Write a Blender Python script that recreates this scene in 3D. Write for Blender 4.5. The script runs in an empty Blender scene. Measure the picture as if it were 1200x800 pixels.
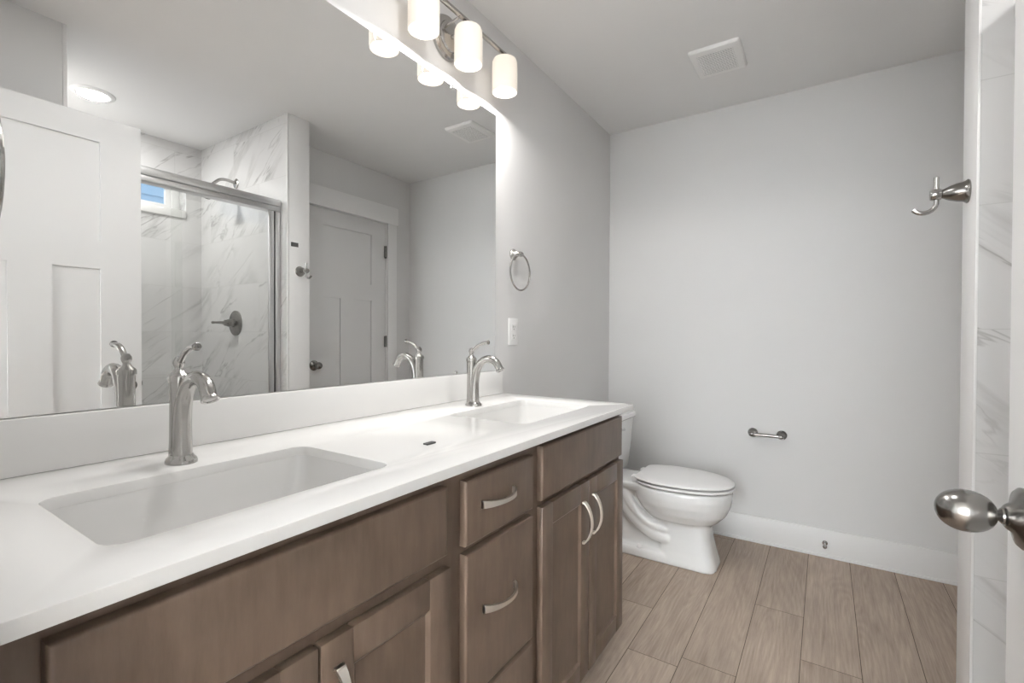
import bpy, bmesh, math, random
from mathutils import Vector, Matrix
random.seed(7)
PI = math.pi
C = bpy.context.scene.collection
SC = bpy.context.scene

# ------------------------------------------------------------------ camera
CAM = Vector((1.17626, 0.0, 1.13109))
YAW, PITCH, ROLL, FPX = 0.5807, -0.0107, 0.0040, 558.7
F = Vector((-math.sin(YAW) * math.cos(PITCH), math.cos(YAW) * math.cos(PITCH), math.sin(PITCH)))
R = Vector((math.cos(YAW), math.sin(YAW), 0))
U = R.cross(F)
R2 = R * math.cos(ROLL) + U * math.sin(ROLL)
U2 = -R * math.sin(ROLL) + U * math.cos(ROLL)
cd = bpy.data.cameras.new('camera')
cd.sensor_width = 36; cd.lens = FPX * 36 / 1200; cd.clip_start = 0.02
cam = bpy.data.objects.new('camera', cd); C.objects.link(cam)
m3 = Matrix((R2, U2, -F)).transposed()
cam.matrix_world = Matrix.Translation(CAM) @ m3.to_4x4()
SC.camera = cam

# ------------------------------------------------------------------ world, lights, exposure
SC.view_settings.view_transform = 'Standard'
SC.view_settings.look = 'None'
SC.view_settings.exposure = 0.22
SC.view_settings.gamma = 1.0
SC.view_settings.use_curve_mapping = False
w = bpy.data.worlds.new('world'); SC.world = w; w.use_nodes = True
bg = w.node_tree.nodes['Background']
bg.inputs[0].default_value = (0.80, 0.90, 1.0, 1); bg.inputs[1].default_value = 2.6
P_SHADE = 54.0     # watts of each vanity bulb
P_CAN = 9.0        # recessed shower light
P_CAN_FILL = 5.8 # added recessed light over the vanity, brightens the counter
P_FILL = 1800.0      # added fill lamp in the bedroom behind the camera
SHADE_EMIT = 0.28

def area_light(name, loc, rot, sx, sy, power, color=(1, 1, 1)):
    l = bpy.data.lights.new(name, 'AREA'); l.shape = 'RECTANGLE'; l.size = sx; l.size_y = sy
    l.energy = power; l.color = color
    o = bpy.data.objects.new(name, l); C.objects.link(o); o.location = loc; o.rotation_euler = rot
    return o
area_light('bedroom_fill_lamp', (1.15, -3.44, 1.5), (PI / 2, 0, PI), 1.7, 1.25, P_FILL, (0.93, 0.97, 1.0))  # area lamp added as frontal fill through the doorway

# ------------------------------------------------------------------ materials
def new_mat(name):
    m = bpy.data.materials.new(name); m.use_nodes = True
    nt = m.node_tree; b = nt.nodes['Principled BSDF']
    return m, nt, b
def nd(nt, typ, **kw):
    n = nt.nodes.new(typ)
    for k, v in kw.items():
        if k.startswith('i_'): n.inputs[k[2:].replace('_', ' ')].default_value = v
        else: setattr(n, k, v)
    return n
def lin(c): return tuple(((x / 255) / 12.92 if x / 255 <= 0.04045 else ((x / 255 + 0.055) / 1.055) ** 2.4) for x in c) + (1,)
def plain(name, srgb, rough=0.5, metal=0.0, coat=0.0, spec=0.5, bump=0.0, bscale=300):
    m, nt, b = new_mat(name)
    b.inputs['Roughness'].default_value = rough; b.inputs['Metallic'].default_value = metal
    b.inputs['Coat Weight'].default_value = coat; b.inputs['Specular IOR Level'].default_value = spec
    tc = nd(nt, 'ShaderNodeTexCoord')
    n = nd(nt, 'ShaderNodeTexNoise'); n.inputs['Scale'].default_value = 3.0; n.inputs['Detail'].default_value = 3
    nt.links.new(tc.outputs['Object'], n.inputs['Vector'])
    mx = nd(nt, 'ShaderNodeMix', data_type='RGBA')
    c = lin(srgb); d = tuple(x * 0.965 for x in c[:3]) + (1,)
    mx.inputs['A'].default_value = d; mx.inputs['B'].default_value = c
    nt.links.new(n.outputs['Fac'], mx.inputs['Factor']); nt.links.new(mx.outputs['Result'], b.inputs['Base Color'])
    if bump:
        n2 = nd(nt, 'ShaderNodeTexNoise'); n2.inputs['Scale'].default_value = bscale
        nt.links.new(tc.outputs['Object'], n2.inputs['Vector'])
        bp = nd(nt, 'ShaderNodeBump'); bp.inputs['Strength'].default_value = bump; bp.inputs['Distance'].default_value = 0.002
        nt.links.new(n2.outputs['Fac'], bp.inputs['Height']); nt.links.new(bp.outputs['Normal'], b.inputs['Normal'])
    return m
def brushed(name, srgb, rough):
    m, nt, b = new_mat(name)
    b.inputs['Base Color'].default_value = lin(srgb); b.inputs['Metallic'].default_value = 1
    tc = nd(nt, 'ShaderNodeTexCoord'); n = nd(nt, 'ShaderNodeTexNoise'); n.inputs['Scale'].default_value = 120
    nt.links.new(tc.outputs['Object'], n.inputs['Vector'])
    mr = nd(nt, 'ShaderNodeMapRange'); mr.inputs['To Min'].default_value = rough * 0.96; mr.inputs['To Max'].default_value = rough * 1.04
    nt.links.new(n.outputs['Fac'], mr.inputs['Value']); nt.links.new(mr.outputs['Result'], b.inputs['Roughness'])
    return m

M = {}
M['wall'] = plain('wall_paint', (225, 224, 223), 0.75, spec=0.25, bump=0.06)
M['ceiling'] = plain('ceiling_paint', (238, 237, 236), 0.85, spec=0.2, bump=0.06)
M['trim'] = plain('trim_paint', (238, 237, 236), 0.4, spec=0.4)
M['door'] = plain('door_paint', (224, 223, 222), 0.4, spec=0.4)
M['quartz'] = plain('white_quartz', (238, 237, 235), 0.14, spec=0.5)
M['ceramic'] = plain('white_ceramic', (243, 243, 242), 0.08, coat=0.5)
M['basin'] = plain('basin_ceramic', (228, 227, 225), 0.1, coat=0.4)
M['plastic'] = plain('white_plastic', (243, 242, 241), 0.4)
M['fan'] = plain('fan_plastic', (247, 246, 244), 0.5)
M['slot'] = plain('dark_slot', (45, 45, 45), 0.8)
M['nickel'] = brushed('brushed_nickel', (180, 178, 175), 0.2)
M['nickel_dark'] = brushed('satin_nickel', (146, 144, 141), 0.22)
M['chrome'] = brushed('chrome', (215, 215, 215), 0.08)
M['alu'] = brushed('bright_aluminium', (214, 214, 214), 0.28)
M['pull'] = brushed('pull_nickel', (226, 220, 212), 0.3)
M['gasket'] = plain('black_gasket', (40, 40, 40), 0.6)
M['dark'] = plain('dark_tag', (70, 69, 68), 0.6)
M['rubber'] = plain('rubber', (60, 60, 60), 0.7)
M['dark_wood'] = plain('cabinet_inside', (52, 42, 36), 0.7)
M['grout_base'] = plain('floor_gap', (84, 73, 64), 0.9)
M['pan'] = plain('shower_pan', (230, 230, 228), 0.3)
M['carpet'] = plain('bedroom_wall', (228, 228, 227), 0.9)

def wood_cabinet():
    m, nt, b = new_mat('stained_maple')
    tc = nd(nt, 'ShaderNodeTexCoord')
    mp = nd(nt, 'ShaderNodeMapping'); mp.inputs['Scale'].default_value = (10, 10, 1.6)
    nt.links.new(tc.outputs['Object'], mp.inputs['Vector'])
    n1 = nd(nt, 'ShaderNodeTexNoise'); n1.inputs['Scale'].default_value = 6; n1.inputs['Detail'].default_value = 6; n1.inputs['Roughness'].default_value = 0.65
    nt.links.new(mp.outputs['Vector'], n1.inputs['Vector'])
    n2 = nd(nt, 'ShaderNodeTexNoise'); n2.inputs['Scale'].default_value = 9; n2.inputs['Detail'].default_value = 3
    nt.links.new(tc.outputs['Object'], n2.inputs['Vector'])
    ad = nd(nt, 'ShaderNodeMath', operation='ADD'); nt.links.new(n1.outputs['Fac'], ad.inputs[0]); nt.links.new(n2.outputs['Fac'], ad.inputs[1])
    cr = nd(nt, 'ShaderNodeValToRGB')
    cr.color_ramp.elements[0].position = 0.35; cr.color_ramp.elements[0].color = lin((90, 75, 63))
    cr.color_ramp.elements[1].position = 0.68; cr.color_ramp.elements[1].color = lin((112, 95, 82))
    dv = nd(nt, 'ShaderNodeMath', operation='MULTIPLY'); dv.inputs[1].default_value = 0.5
    nt.links.new(ad.outputs[0], dv.inputs[0]); nt.links.new(dv.outputs[0], cr.inputs['Fac'])
    nt.links.new(cr.outputs['Color'], b.inputs['Base Color'])
    b.inputs['Roughness'].default_value = 0.36; b.inputs['Specular IOR Level'].default_value = 0.45
    return m
M['maple'] = wood_cabinet()

def wood_floor():
    m, nt, b = new_mat('oak_planks')
    tc = nd(nt, 'ShaderNodeTexCoord'); at = nd(nt, 'ShaderNodeAttribute', attribute_name='plank')
    sc = nd(nt, 'ShaderNodeVectorMath', operation='SCALE'); sc.inputs['Scale'].default_value = 37.0
    nt.links.new(at.outputs['Color'], sc.inputs[0])
    av = nd(nt, 'ShaderNodeVectorMath', operation='ADD'); nt.links.new(tc.outputs['Object'], av.inputs[0]); nt.links.new(sc.outputs['Vector'], av.inputs[1])
    def mapped(scale):
        mp = nd(nt, 'ShaderNodeMapping'); mp.inputs['Scale'].default_value = scale
        nt.links.new(av.outputs['Vector'], mp.inputs['Vector']); return mp.outputs['Vector']
    def noise(vec, sc, det, rough, dist=0.0):
        n = nd(nt, 'ShaderNodeTexNoise'); n.inputs['Scale'].default_value = sc; n.inputs['Detail'].default_value = det
        n.inputs['Roughness'].default_value = rough; n.inputs['Distortion'].default_value = dist
        nt.links.new(vec, n.inputs['Vector']); return n
    g = noise(mapped((95, 4.5, 1)), 1.6, 6, 0.7)             # fine pores along the plank
    md = noise(mapped((22, 1.6, 1)), 1.5, 4, 0.6, 0.5)        # broader streaks
    bl = noise(mapped((2.2, 1.2, 1)), 1.6, 2, 0.5)            # slow tone drift
    fld = noise(mapped((7.5, 0.85, 1)), 1.0, 1.5, 0.4, 0.25)  # cathedral figure: contour lines of a slow field
    fm = nd(nt, 'ShaderNodeMath', operation='MULTIPLY'); nt.links.new(fld.outputs['Fac'], fm.inputs[0]); fm.inputs[1].default_value = 130.0
    wv = nd(nt, 'ShaderNodeMath', operation='SINE'); nt.links.new(fm.outputs[0], wv.inputs[0])
    def mul(a, k):
        n = nd(nt, 'ShaderNodeMath', operation='MULTIPLY'); nt.links.new(a, n.inputs[0]); n.inputs[1].default_value = k; return n.outputs[0]
    def add(a, c):
        n = nd(nt, 'ShaderNodeMath', operation='ADD'); nt.links.new(a, n.inputs[0]); nt.links.new(c, n.inputs[1]); return n.outputs[0]
    s = add(add(mul(g.outputs['Fac'], 0.42), mul(wv.outputs[0], 0.024)), add(add(mul(bl.outputs['Fac'], 0.26), mul(md.outputs['Fac'], 0.26)), mul(at.outputs['Fac'], 0.13)))
    cr = nd(nt, 'ShaderNodeValToRGB')
    cr.color_ramp.elements[0].position = 0.30; cr.color_ramp.elements[0].color = lin((132, 116, 103))
    cr.color_ramp.elements[1].position = 0.74; cr.color_ramp.elements[1].color = lin((196, 179, 164))
    nt.links.new(s, cr.inputs['Fac']); nt.links.new(cr.outputs['Color'], b.inputs['Base Color'])
    b.inputs['Roughness'].default_value = 0.5; b.inputs['Specular IOR Level'].default_value = 0.3
    bp = nd(nt, 'ShaderNodeBump'); bp.inputs['Strength'].default_value = 0.12; bp.inputs['Distance'].default_value = 0.002
    nt.links.new(g.outputs['Fac'], bp.inputs['Height']); nt.links.new(bp.outputs['Normal'], b.inputs['Normal'])
    return m
M['oak'] = wood_floor()

def marble():
    m, nt, b = new_mat('marble_tile')
    tc = nd(nt, 'ShaderNodeTexCoord'); sp = nd(nt, 'ShaderNodeSeparateXYZ'); nt.links.new(tc.outputs['Object'], sp.inputs[0])
    h = nd(nt, 'ShaderNodeMath', operation='SUBTRACT'); nt.links.new(sp.outputs['Y'], h.inputs[0]); nt.links.new(sp.outputs['X'], h.inputs[1])
    cb = nd(nt, 'ShaderNodeCombineXYZ'); nt.links.new(h.outputs[0], cb.inputs['X']); nt.links.new(sp.outputs['Z'], cb.inputs['Y'])
    off = nd(nt, 'ShaderNodeVectorMath', operation='ADD'); off.inputs[1].default_value = (0.17, -0.231, 0)
    nt.links.new(cb.outputs[0], off.inputs[0])
    br = nd(nt, 'ShaderNodeTexBrick'); br.offset = 0.5; br.offset_frequency = 2
    br.inputs['Scale'].default_value = 1; br.inputs['Brick Width'].default_value = 0.61; br.inputs['Row Height'].default_value = 0.3075
    br.inputs['Mortar Size'].default_value = 0.0013; br.inputs['Mortar Smooth'].default_value = 0.1; br.inputs['Bias'].default_value = 0.0
    br.inputs['Color1'].default_value = (0, 0, 0, 1); br.inputs['Color2'].default_value = (1, 1, 1, 1); br.inputs['Mortar'].default_value = (.5, .5, .5, 1)
    nt.links.new(off.outputs[0], br.inputs['Vector'])
    # veins: a noise level-set, slanted, shifted a little from tile to tile
    jit = nd(nt, 'ShaderNodeVectorMath', operation='SCALE'); jit.inputs['Scale'].default_value = 5.0
    nt.links.new(br.outputs['Color'], jit.inputs[0])
    p2 = nd(nt, 'ShaderNodeVectorMath', operation='ADD'); nt.links.new(cb.outputs[0], p2.inputs[0]); nt.links.new(jit.outputs[0], p2.inputs[1])
    def vein(rot, scl, sc, width, dist):
        r = nd(nt, 'ShaderNodeMapping'); r.vector_type = 'POINT'; r.inputs['Rotation'].default_value = (0, 0, rot)
        nt.links.new(p2.outputs[0], r.inputs['Vector'])
        s = nd(nt, 'ShaderNodeMapping'); s.inputs['Scale'].default_value = scl
        nt.links.new(r.outputs[0], s.inputs['Vector'])
        n = nd(nt, 'ShaderNodeTexNoise'); n.inputs['Scale'].default_value = sc; n.inputs['Detail'].default_value = 5; n.inputs['Distortion'].default_value = dist; n.inputs['Roughness'].default_value = 0.55
        nt.links.new(s.outputs[0], n.inputs['Vector'])
        a = nd(nt, 'ShaderNodeMath', operation='SUBTRACT'); nt.links.new(n.outputs['Fac'], a.inputs[0]); a.inputs[1].default_value = 0.5
        ab = nd(nt, 'ShaderNodeMath', operation='ABSOLUTE'); nt.links.new(a.outputs[0], ab.inputs[0])
        mr = nd(nt, 'ShaderNodeMapRange'); mr.inputs['From Min'].default_value = 0; mr.inputs['From Max'].default_value = width; mr.inputs['To Min'].default_value = 1; mr.inputs['To Max'].default_value = 0
        nt.links.new(ab.outputs[0], mr.inputs['Value'])
        k = nd(nt, 'ShaderNodeTexNoise'); k.inputs['Scale'].default_value = 2.3; nt.links.new(p2.outputs[0], k.inputs['Vector'])
        kr = nd(nt, 'ShaderNodeMapRange'); kr.inputs['From Min'].default_value = 0.44; kr.inputs['From Max'].default_value = 0.60; nt.links.new(k.outputs['Fac'], kr.inputs['Value'])
        mu = nd(nt, 'ShaderNodeMath', operation='MULTIPLY'); nt.links.new(mr.outputs[0], mu.inputs[0]); nt.links.new(kr.outputs[0], mu.inputs[1])
        return mu.outputs[0]
    v1 = vein(-0.62, (0.6, 3.2, 1), 1.25, 0.011, 0.5); v2 = vein(-0.7, (0.7, 3.4, 1), 1.3, 0.05, 0.4)
    half = nd(nt, 'ShaderNodeMath', operation='MULTIPLY'); nt.links.new(v2, half.inputs[0]); half.inputs[1].default_value = 0.45
    mx = nd(nt, 'ShaderNodeMath', operation='MAXIMUM'); nt.links.new(v1, mx.inputs[0]); nt.links.new(half.outputs[0], mx.inputs[1])
    c1 = nd(nt, 'ShaderNodeMix', data_type='RGBA'); c1.inputs['A'].default_value = lin((220, 219, 218)); c1.inputs['B'].default_value = lin((172, 170, 168))
    nt.links.new(mx.outputs[0], c1.inputs['Factor'])
    c2 = nd(nt, 'ShaderNodeMix', data_type='RGBA'); c2.inputs['B'].default_value = lin((206, 205, 203))
    nt.links.new(c1.outputs['Result'], c2.inputs['A']); nt.links.new(br.outputs['Fac'], c2.inputs['Factor'])
    nt.links.new(c2.outputs['Result'], b.inputs['Base Color'])
    b.inputs['Roughness'].default_value = 0.16
    return m
M['marble'] = marble()

def mirror_mat():
    m, nt, b = new_mat('mirror_silver')
    b.inputs['Base Color'].default_value = (0.90, 0.905, 0.90, 1); b.inputs['Metallic'].default_value = 1; b.inputs['Roughness'].default_value = 0.0
    return m
M['mirror'] = mirror_mat()
def glass_mat(name, tint):
    m = bpy.data.materials.new(name); m.use_nodes = True; nt = m.node_tree; nt.nodes.clear()
    o = nd(nt, 'ShaderNodeOutputMaterial'); t = nd(nt, 'ShaderNodeBsdfTransparent'); t.inputs[0].default_value = tint
    g = nd(nt, 'ShaderNodeBsdfGlossy'); g.inputs['Roughness'].default_value = 0.0
    f = nd(nt, 'ShaderNodeLayerWeight'); f.inputs['Blend'].default_value = 0.5
    pw = nd(nt, 'ShaderNodeMath', operation='POWER'); nt.links.new(f.outputs['Facing'], pw.inputs[0]); pw.inputs[1].default_value = 5.0
    ma = nd(nt, 'ShaderNodeMath', operation='MULTIPLY_ADD'); nt.links.new(pw.outputs[0], ma.inputs[0]); ma.inputs[1].default_value = 0.6; ma.inputs[2].default_value = 0.03
    mx = nd(nt, 'ShaderNodeMixShader'); nt.links.new(ma.outputs[0], mx.inputs[0]); nt.links.new(t.outputs[0], mx.inputs[1]); nt.links.new(g.outputs[0], mx.inputs[2])
    nt.links.new(mx.outputs[0], o.inputs[0]); return m
M['glass'] = glass_mat('shower_glass', (0.975, 0.98, 0.975, 1))
M['pane'] = glass_mat('window_glass', (0.95, 0.97, 0.98, 1))
def emit(name, col, s):
    m = bpy.data.materials.new(name); m.use_nodes = True; nt = m.node_tree; nt.nodes.clear()
    o = nd(nt, 'ShaderNodeOutputMaterial'); e = nd(nt, 'ShaderNodeEmission'); e.inputs[0].default_value = col; e.inputs[1].default_value = s
    nt.links.new(e.outputs[0], o.inputs[0]); return m
M['lens'] = emit('led_lens', (1, 0.99, 0.97, 1), 4.0)
M['bulb'] = emit('lit_bulb', (1, 0.96, 0.9, 1), 4.0)
def shade_mat():
    m = bpy.data.materials.new('opal_glass_shade'); m.use_nodes = True; nt = m.node_tree; nt.nodes.clear()
    o = nd(nt, 'ShaderNodeOutputMaterial')
    t = nd(nt, 'ShaderNodeBsdfTransparent'); t.inputs[0].default_value = (1, 0.98, 0.95, 1)
    df = nd(nt, 'ShaderNodeBsdfDiffuse'); df.inputs[0].default_value = (0.72, 0.70, 0.66, 1)
    tl = nd(nt, 'ShaderNodeBsdfTranslucent'); tl.inputs[0].default_value = (0.9, 0.82, 0.72, 1)
    e = nd(nt, 'ShaderNodeEmission'); e.inputs[0].default_value = (1, 0.86, 0.72, 1); e.inputs[1].default_value = SHADE_EMIT
    m1 = nd(nt, 'ShaderNodeMixShader'); m1.inputs[0].default_value = 0.0075
    nt.links.new(df.outputs[0], m1.inputs[1]); nt.links.new(tl.outputs[0], m1.inputs[2])
    mx = nd(nt, 'ShaderNodeMixShader'); mx.inputs[0].default_value = 0.10
    nt.links.new(m1.outputs[0], mx.inputs[1]); nt.links.new(t.outputs[0], mx.inputs[2])
    ad = nd(nt, 'ShaderNodeAddShader'); nt.links.new(mx.outputs[0], ad.inputs[0]); nt.links.new(e.outputs[0], ad.inputs[1])
    nt.links.new(ad.outputs[0], o.inputs[0]); return m
M['shade'] = shade_mat()
def siding():
    m, nt, b = new_mat('blue_siding')
    tc = nd(nt, 'ShaderNodeTexCoord'); n = nd(nt, 'ShaderNodeTexNoise'); n.inputs['Scale'].default_value = 8
    nt.links.new(tc.outputs['Object'], n.inputs['Vector'])
    mx = nd(nt, 'ShaderNodeMix', data_type='RGBA'); mx.inputs['A'].default_value = lin((118, 140, 160)); mx.inputs['B'].default_value = lin((140, 160, 178))
    nt.links.new(n.outputs['Fac'], mx.inputs['Factor']); nt.links.new(mx.outputs['Result'], b.inputs['Base Color']); b.inputs['Roughness'].default_value = 0.7
    return m
M['siding'] = siding()

# ------------------------------------------------------------------ mesh helpers
def bm_new(): return bmesh.new()
def merge(bm, tmp):
    me = bpy.data.meshes.new('tmp'); tmp.to_mesh(me); tmp.free(); bm.from_mesh(me); bpy.data.meshes.remove(me)
def box(bm, x0, x1, y0, y1, z0, z1, r=0.0, seg=2, mi=0):
    t = bmesh.new()
    bmesh.ops.create_cube(t, size=1)
    for v in t.verts:
        v.co = Vector(((x0 + x1) / 2 + v.co.x * (x1 - x0), (y0 + y1) / 2 + v.co.y * (y1 - y0), (z0 + z1) / 2 + v.co.z * (z1 - z0)))
    if r > 0: bmesh.ops.bevel(t, geom=list(t.edges), offset=r, segments=seg, profile=0.5, affect='EDGES')
    for f in t.faces: f.material_index = mi
    merge(bm, t); return bm
def frame(d):
    d = d.normalized(); a = Vector((0, 0, 1)) if abs(d.z) < 0.9 else Vector((1, 0, 0))
    u = d.cross(a).normalized(); return u, d.cross(u).normalized()
def ring_loft(bm, rings, cap0=True, cap1=True, closed=True):
    vs = [[bm.verts.new(p) for p in r] for r in rings]
    n = len(rings[0])
    for i in range(len(vs) - 1):
        for j in range(n if closed else n - 1):
            k = (j + 1) % n
            bm.faces.new((vs[i][j], vs[i][k], vs[i + 1][k], vs[i + 1][j]))
    if cap0: bm.faces.new(vs[0][::-1])
    if cap1: bm.faces.new(vs[-1])
    return vs
def tube(bm, pts, rad, seg=14, cap=True, closed=False, ratio=None):
    pts = [Vector(p) for p in pts]; n = len(pts)
    if not isinstance(rad, (list, tuple)): rad = [rad] * n
    t = bmesh.new(); rings = []; u = None
    for i, p in enumerate(pts):
        if closed: d = pts[(i + 1) % n] - pts[i - 1]
        else: d = pts[min(i + 1, n - 1)] - pts[max(i - 1, 0)]
        d.normalize()
        if u is None: u, v = frame(d)
        else:
            u = (u - d * u.dot(d)).normalized(); v = d.cross(u).normalized()
        rr = ratio[i] if ratio else (1, 1)
        rings.append([p + (u * math.cos(2 * PI * k / seg) * rr[0] + v * math.sin(2 * PI * k / seg) * rr[1]) * rad[i] for k in range(seg)])
    if closed: rings.append(rings[0])
    ring_loft(t, rings, cap and not closed, cap and not closed)
    if closed: bmesh.ops.remove_doubles(t, verts=t.verts, dist=1e-5)
    bmesh.ops.recalc_face_normals(t, faces=t.faces)
    merge(bm, t); return bm
def lathe(bm, prof, origin=(0, 0, 0), axis=(0, 0, 1), seg=28, mi=0):
    """prof: (radius, distance along axis)"""
    o = Vector(origin); a = Vector(axis).normalized(); u, v = frame(a); t = bmesh.new(); rings = []
    for r, h in prof:
        r = max(r, 1e-4)
        rings.append([o + a * h + (u * math.cos(2 * PI * k / seg) + v * math.sin(2 * PI * k / seg)) * r for k in range(seg)])
    ring_loft(t, rings); bmesh.ops.recalc_face_normals(t, faces=t.faces)
    for f in t.faces: f.material_index = mi
    merge(bm, t); return bm
def spline(ctrl, n=8):
    """Catmull-Rom through points (any dimension)"""
    P = [Vector(c) for c in ctrl]; out = []
    for i in range(len(P) - 1):
        p0, p1, p2, p3 = P[max(i - 1, 0)], P[i], P[i + 1], P[min(i + 2, len(P) - 1)]
        for k in range(n):
            t = k / n
            out.append(0.5 * ((2 * p1) + (p2 - p0) * t + (2 * p0 - 5 * p1 + 4 * p2 - p3) * t * t + (3 * p1 - p0 - 3 * p2 + p3) * t ** 3))
    out.append(P[-1]); return out
def rrect(cx, cy, hx, hy, r, z, n=6):
    out = []
    for (sx, sy, a0) in ((1, 1, 0), (-1, 1, PI / 2), (-1, -1, PI), (1, -1, 3 * PI / 2)):
        for k in range(n + 1):
            a = a0 + (PI / 2) * k / n
            out.append(Vector((cx + sx * (hx - r) + math.cos(a) * r, cy + sy * (hy - r) + math.sin(a) * r, z)))
    return out
def obj(name, bm, mat, parent=None, smooth=35, loc=None):
    me = bpy.data.meshes.new(name); bm.to_mesh(me); bm.free()
    for mm in (mat if isinstance(mat, (list, tuple)) else [mat]): me.materials.append(M[mm])
    if smooth:
        me.shade_smooth(); me.set_sharp_from_angle(angle=math.radians(smooth))
    o = bpy.data.objects.new(name, me); C.objects.link(o)
    if parent: o.parent = parent
    if loc: o.location = loc
    return o
def tag(o, label, cat, group=None, kind=None):
    o['label'] = label; o['category'] = cat
    if group: o['group'] = group
    if kind: o['kind'] = kind
    return o
def thing(name, label, cat, loc=(0, 0, 0), group=None, kind=None, rot=(0, 0, 0)):
    o = bpy.data.objects.new(name, None); C.objects.link(o); o.location = loc; o.rotation_euler = rot
    o.empty_display_size = 0.05
    return tag(o, label, cat, group, kind)
def struct(name, bm, mat, label, cat, smooth=0): return tag(obj(name, bm, mat, None, smooth), label, cat, None, 'structure')
def dup(root, loc, label, rot=None):
    r = root.copy(); C.objects.link(r); r.location = loc; r['label'] = label
    if rot: r.rotation_euler = rot
    def kids(a, b):
        for ch in [x for x in bpy.data.objects if x.parent == a]:
            c = ch.copy(); C.objects.link(c); c.parent = b; kids(ch, c)
    kids(root, r); return r

# ------------------------------------------------------------------ dimensions
H = 2.44
YB = 2.946          # back wall
XR = 1.829          # recess wall with the white door
XP = 1.488          # end face of the shower partition
YP1, YP2 = 1.627, 1.768
XS, YSL = 2.547, 0.66   # shower back wall, shower left wall
YE = 0.092          # face of the entry wall
XO0, XO1 = 0.62, 1.40   # entry opening
ZC, DC, YC = 0.887, 0.596, 1.690

# ------------------------------------------------------------------ structure: floor, walls, ceiling
def floor_mesh():
    bm = bm_new(); col = bm.loops.layers.color.new('plank')
    pitch, x0, L, g = 0.1758, 1.115, 1.22, 0.0011
    joints = {0: 1.95, -1: 2.25, -2: 2.95, -3: 1.672, -4: 1.977, 1: 2.93, 2: 1.78, 3: 2.3}
    def quad(xa, xb, ya, yb, z, mi, c):
        f = bm.faces.new([bm.verts.new(p) for p in ((xa, ya, z), (xb, ya, z), (xb, yb, z), (xa, yb, z))]); f.material_index = mi
        for l in f.loops: l[col] = c
    Y0, Y1, X0, X1 = -3.6, 3.0, -1.3, 3.3
    quad(X0, X1, Y0, Y1, -0.003, 1, (0, 0, 0, 1))
    k = math.floor((X0 - x0) / pitch)
    while x0 + k * pitch < X1:
        xa, xb = max(X0, x0 + k * pitch), min(X1, x0 + (k + 1) * pitch)
        j = joints.get(k, random.uniform(0, L)); y = j - L * math.ceil((j - Y0) / L)
        while y < Y1:
            v = random.random()
            ya, yb = max(y, Y0), min(y + L, Y1)
            if yb - ya > 0.01: quad(xa + g, xb - g, ya + g, yb - g, 0, 0, (v, random.random(), random.random(), 1))
            y += L
        k += 1
    return bm
struct('floor', floor_mesh(), ['oak', 'grout_base'], 'light brown oak plank floor running towards the back wall', 'floor')

bm = bm_new(); box(bm, -0.12, 0, -0.02, YB + 0.12, 0, H)
struct('wall_left', bm, 'wall', 'grey painted wall that carries the wide mirror and the vanity light', 'wall')
bm = bm_new(); box(bm, 0, XR + 0.12, YB, YB + 0.12, 0, H)
struct('wall_back', bm, 'wall', 'plain grey painted back wall behind the white toilet', 'wall')
bm = bm_new(); box(bm, XR, XR + 0.11, YP2, 1.955, 0, H); box(bm, XR, XR + 0.11, 2.697, YB, 0, H); box(bm, XR, XR + 0.11, 1.955, 2.697, 2.052, H)
struct('wall_right', bm, 'wall', 'grey recessed wall around the closed white door in the mirror', 'wall')
bm = bm_new(); box(bm, XP + 0.012, 2.72, YP1 + 0.012, YP2, 0, H)
struct('wall_partition', bm, 'wall', 'partition wall between the shower and the toilet area', 'wall')
bm = bm_new(); box(bm, XP, XP + 0.0125, YP1 + 0.010, YP2 + 0.002, 0, H, 0.002)
struct('trim_1', bm, 'trim', 'white painted end face of the shower partition that holds the robe hook', 'trim', 30)
bm = bm_new(); box(bm, XP + 0.002, XS, YP1, YP1 + 0.012, 0, H)
struct('wall_shower_right', bm, 'marble', 'marble tiled shower wall with the shower valve', 'wall')
bm = bm_new(); box(bm, XP - 0.001, XP + 0.005, YP1 - 0.003, YP1 + 0.006, 0, H, 0.0015)
struct('trim_2', bm, 'trim', 'thin white edging strip at the corner of the marble tile', 'trim', 30)
# shower back wall with high window
WY0, WY1, WZ0, WZ1 = 0.84, 1.53, 1.985, 2.20
bm = bm_new()
box(bm, XS, XS + 0.14, YSL - 0.12, WY0, 0, H); box(bm, XS, XS + 0.14, WY1, YP2, 0, H)
box(bm, XS, XS + 0.14, WY0, WY1, 0, WZ0); box(bm, XS, XS + 0.14, WY0, WY1, WZ1, H)
struct('wall_shower_back', bm, 'marble', 'marble tiled shower back wall below and beside the small high window', 'wall')
bm = bm_new(); box(bm, XS - 0.012, XS + 0.1, WY0 - 0.01, WY1 - 0.005, WZ0 - 0.05, WZ0 + 0.003, 0.003)
struct('trim_3', bm, 'quartz', 'white stone sill under the small shower window', 'trim', 30)
bm = bm_new(); box(bm, 1.542, XS, YSL - 0.12, YSL, 0, H)
struct('wall_shower_left', bm, 'marble', 'marble tiled shower wall behind the open white door', 'wall')
bm = bm_new(); box(bm, 1.53, 1.542, -0.02, YSL - 0.004, 0, H); box(bm, 1.542, 1.64, -0.02, YSL - 0.12, 0, H)
struct('wall_front_right', bm, 'wall', 'grey wall stub beside the entry behind the open white door', 'wall')
bm = bm_new(); box(bm, 1.527, 1.535, YSL - 0.012, YSL + 0.002, 0, H, 0.0015)
struct('trim_4', bm, 'trim', 'thin white edging strip on the wall stub above the open door', 'trim', 30)
bm = bm_new(); box(bm, -0.12, XO0, -0.02, YE, 0, H); box(bm, XO1, 1.53, -0.02, YE, 0, H); box(bm, XO0, XO1, -0.02, YE, 2.062, H)
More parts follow.
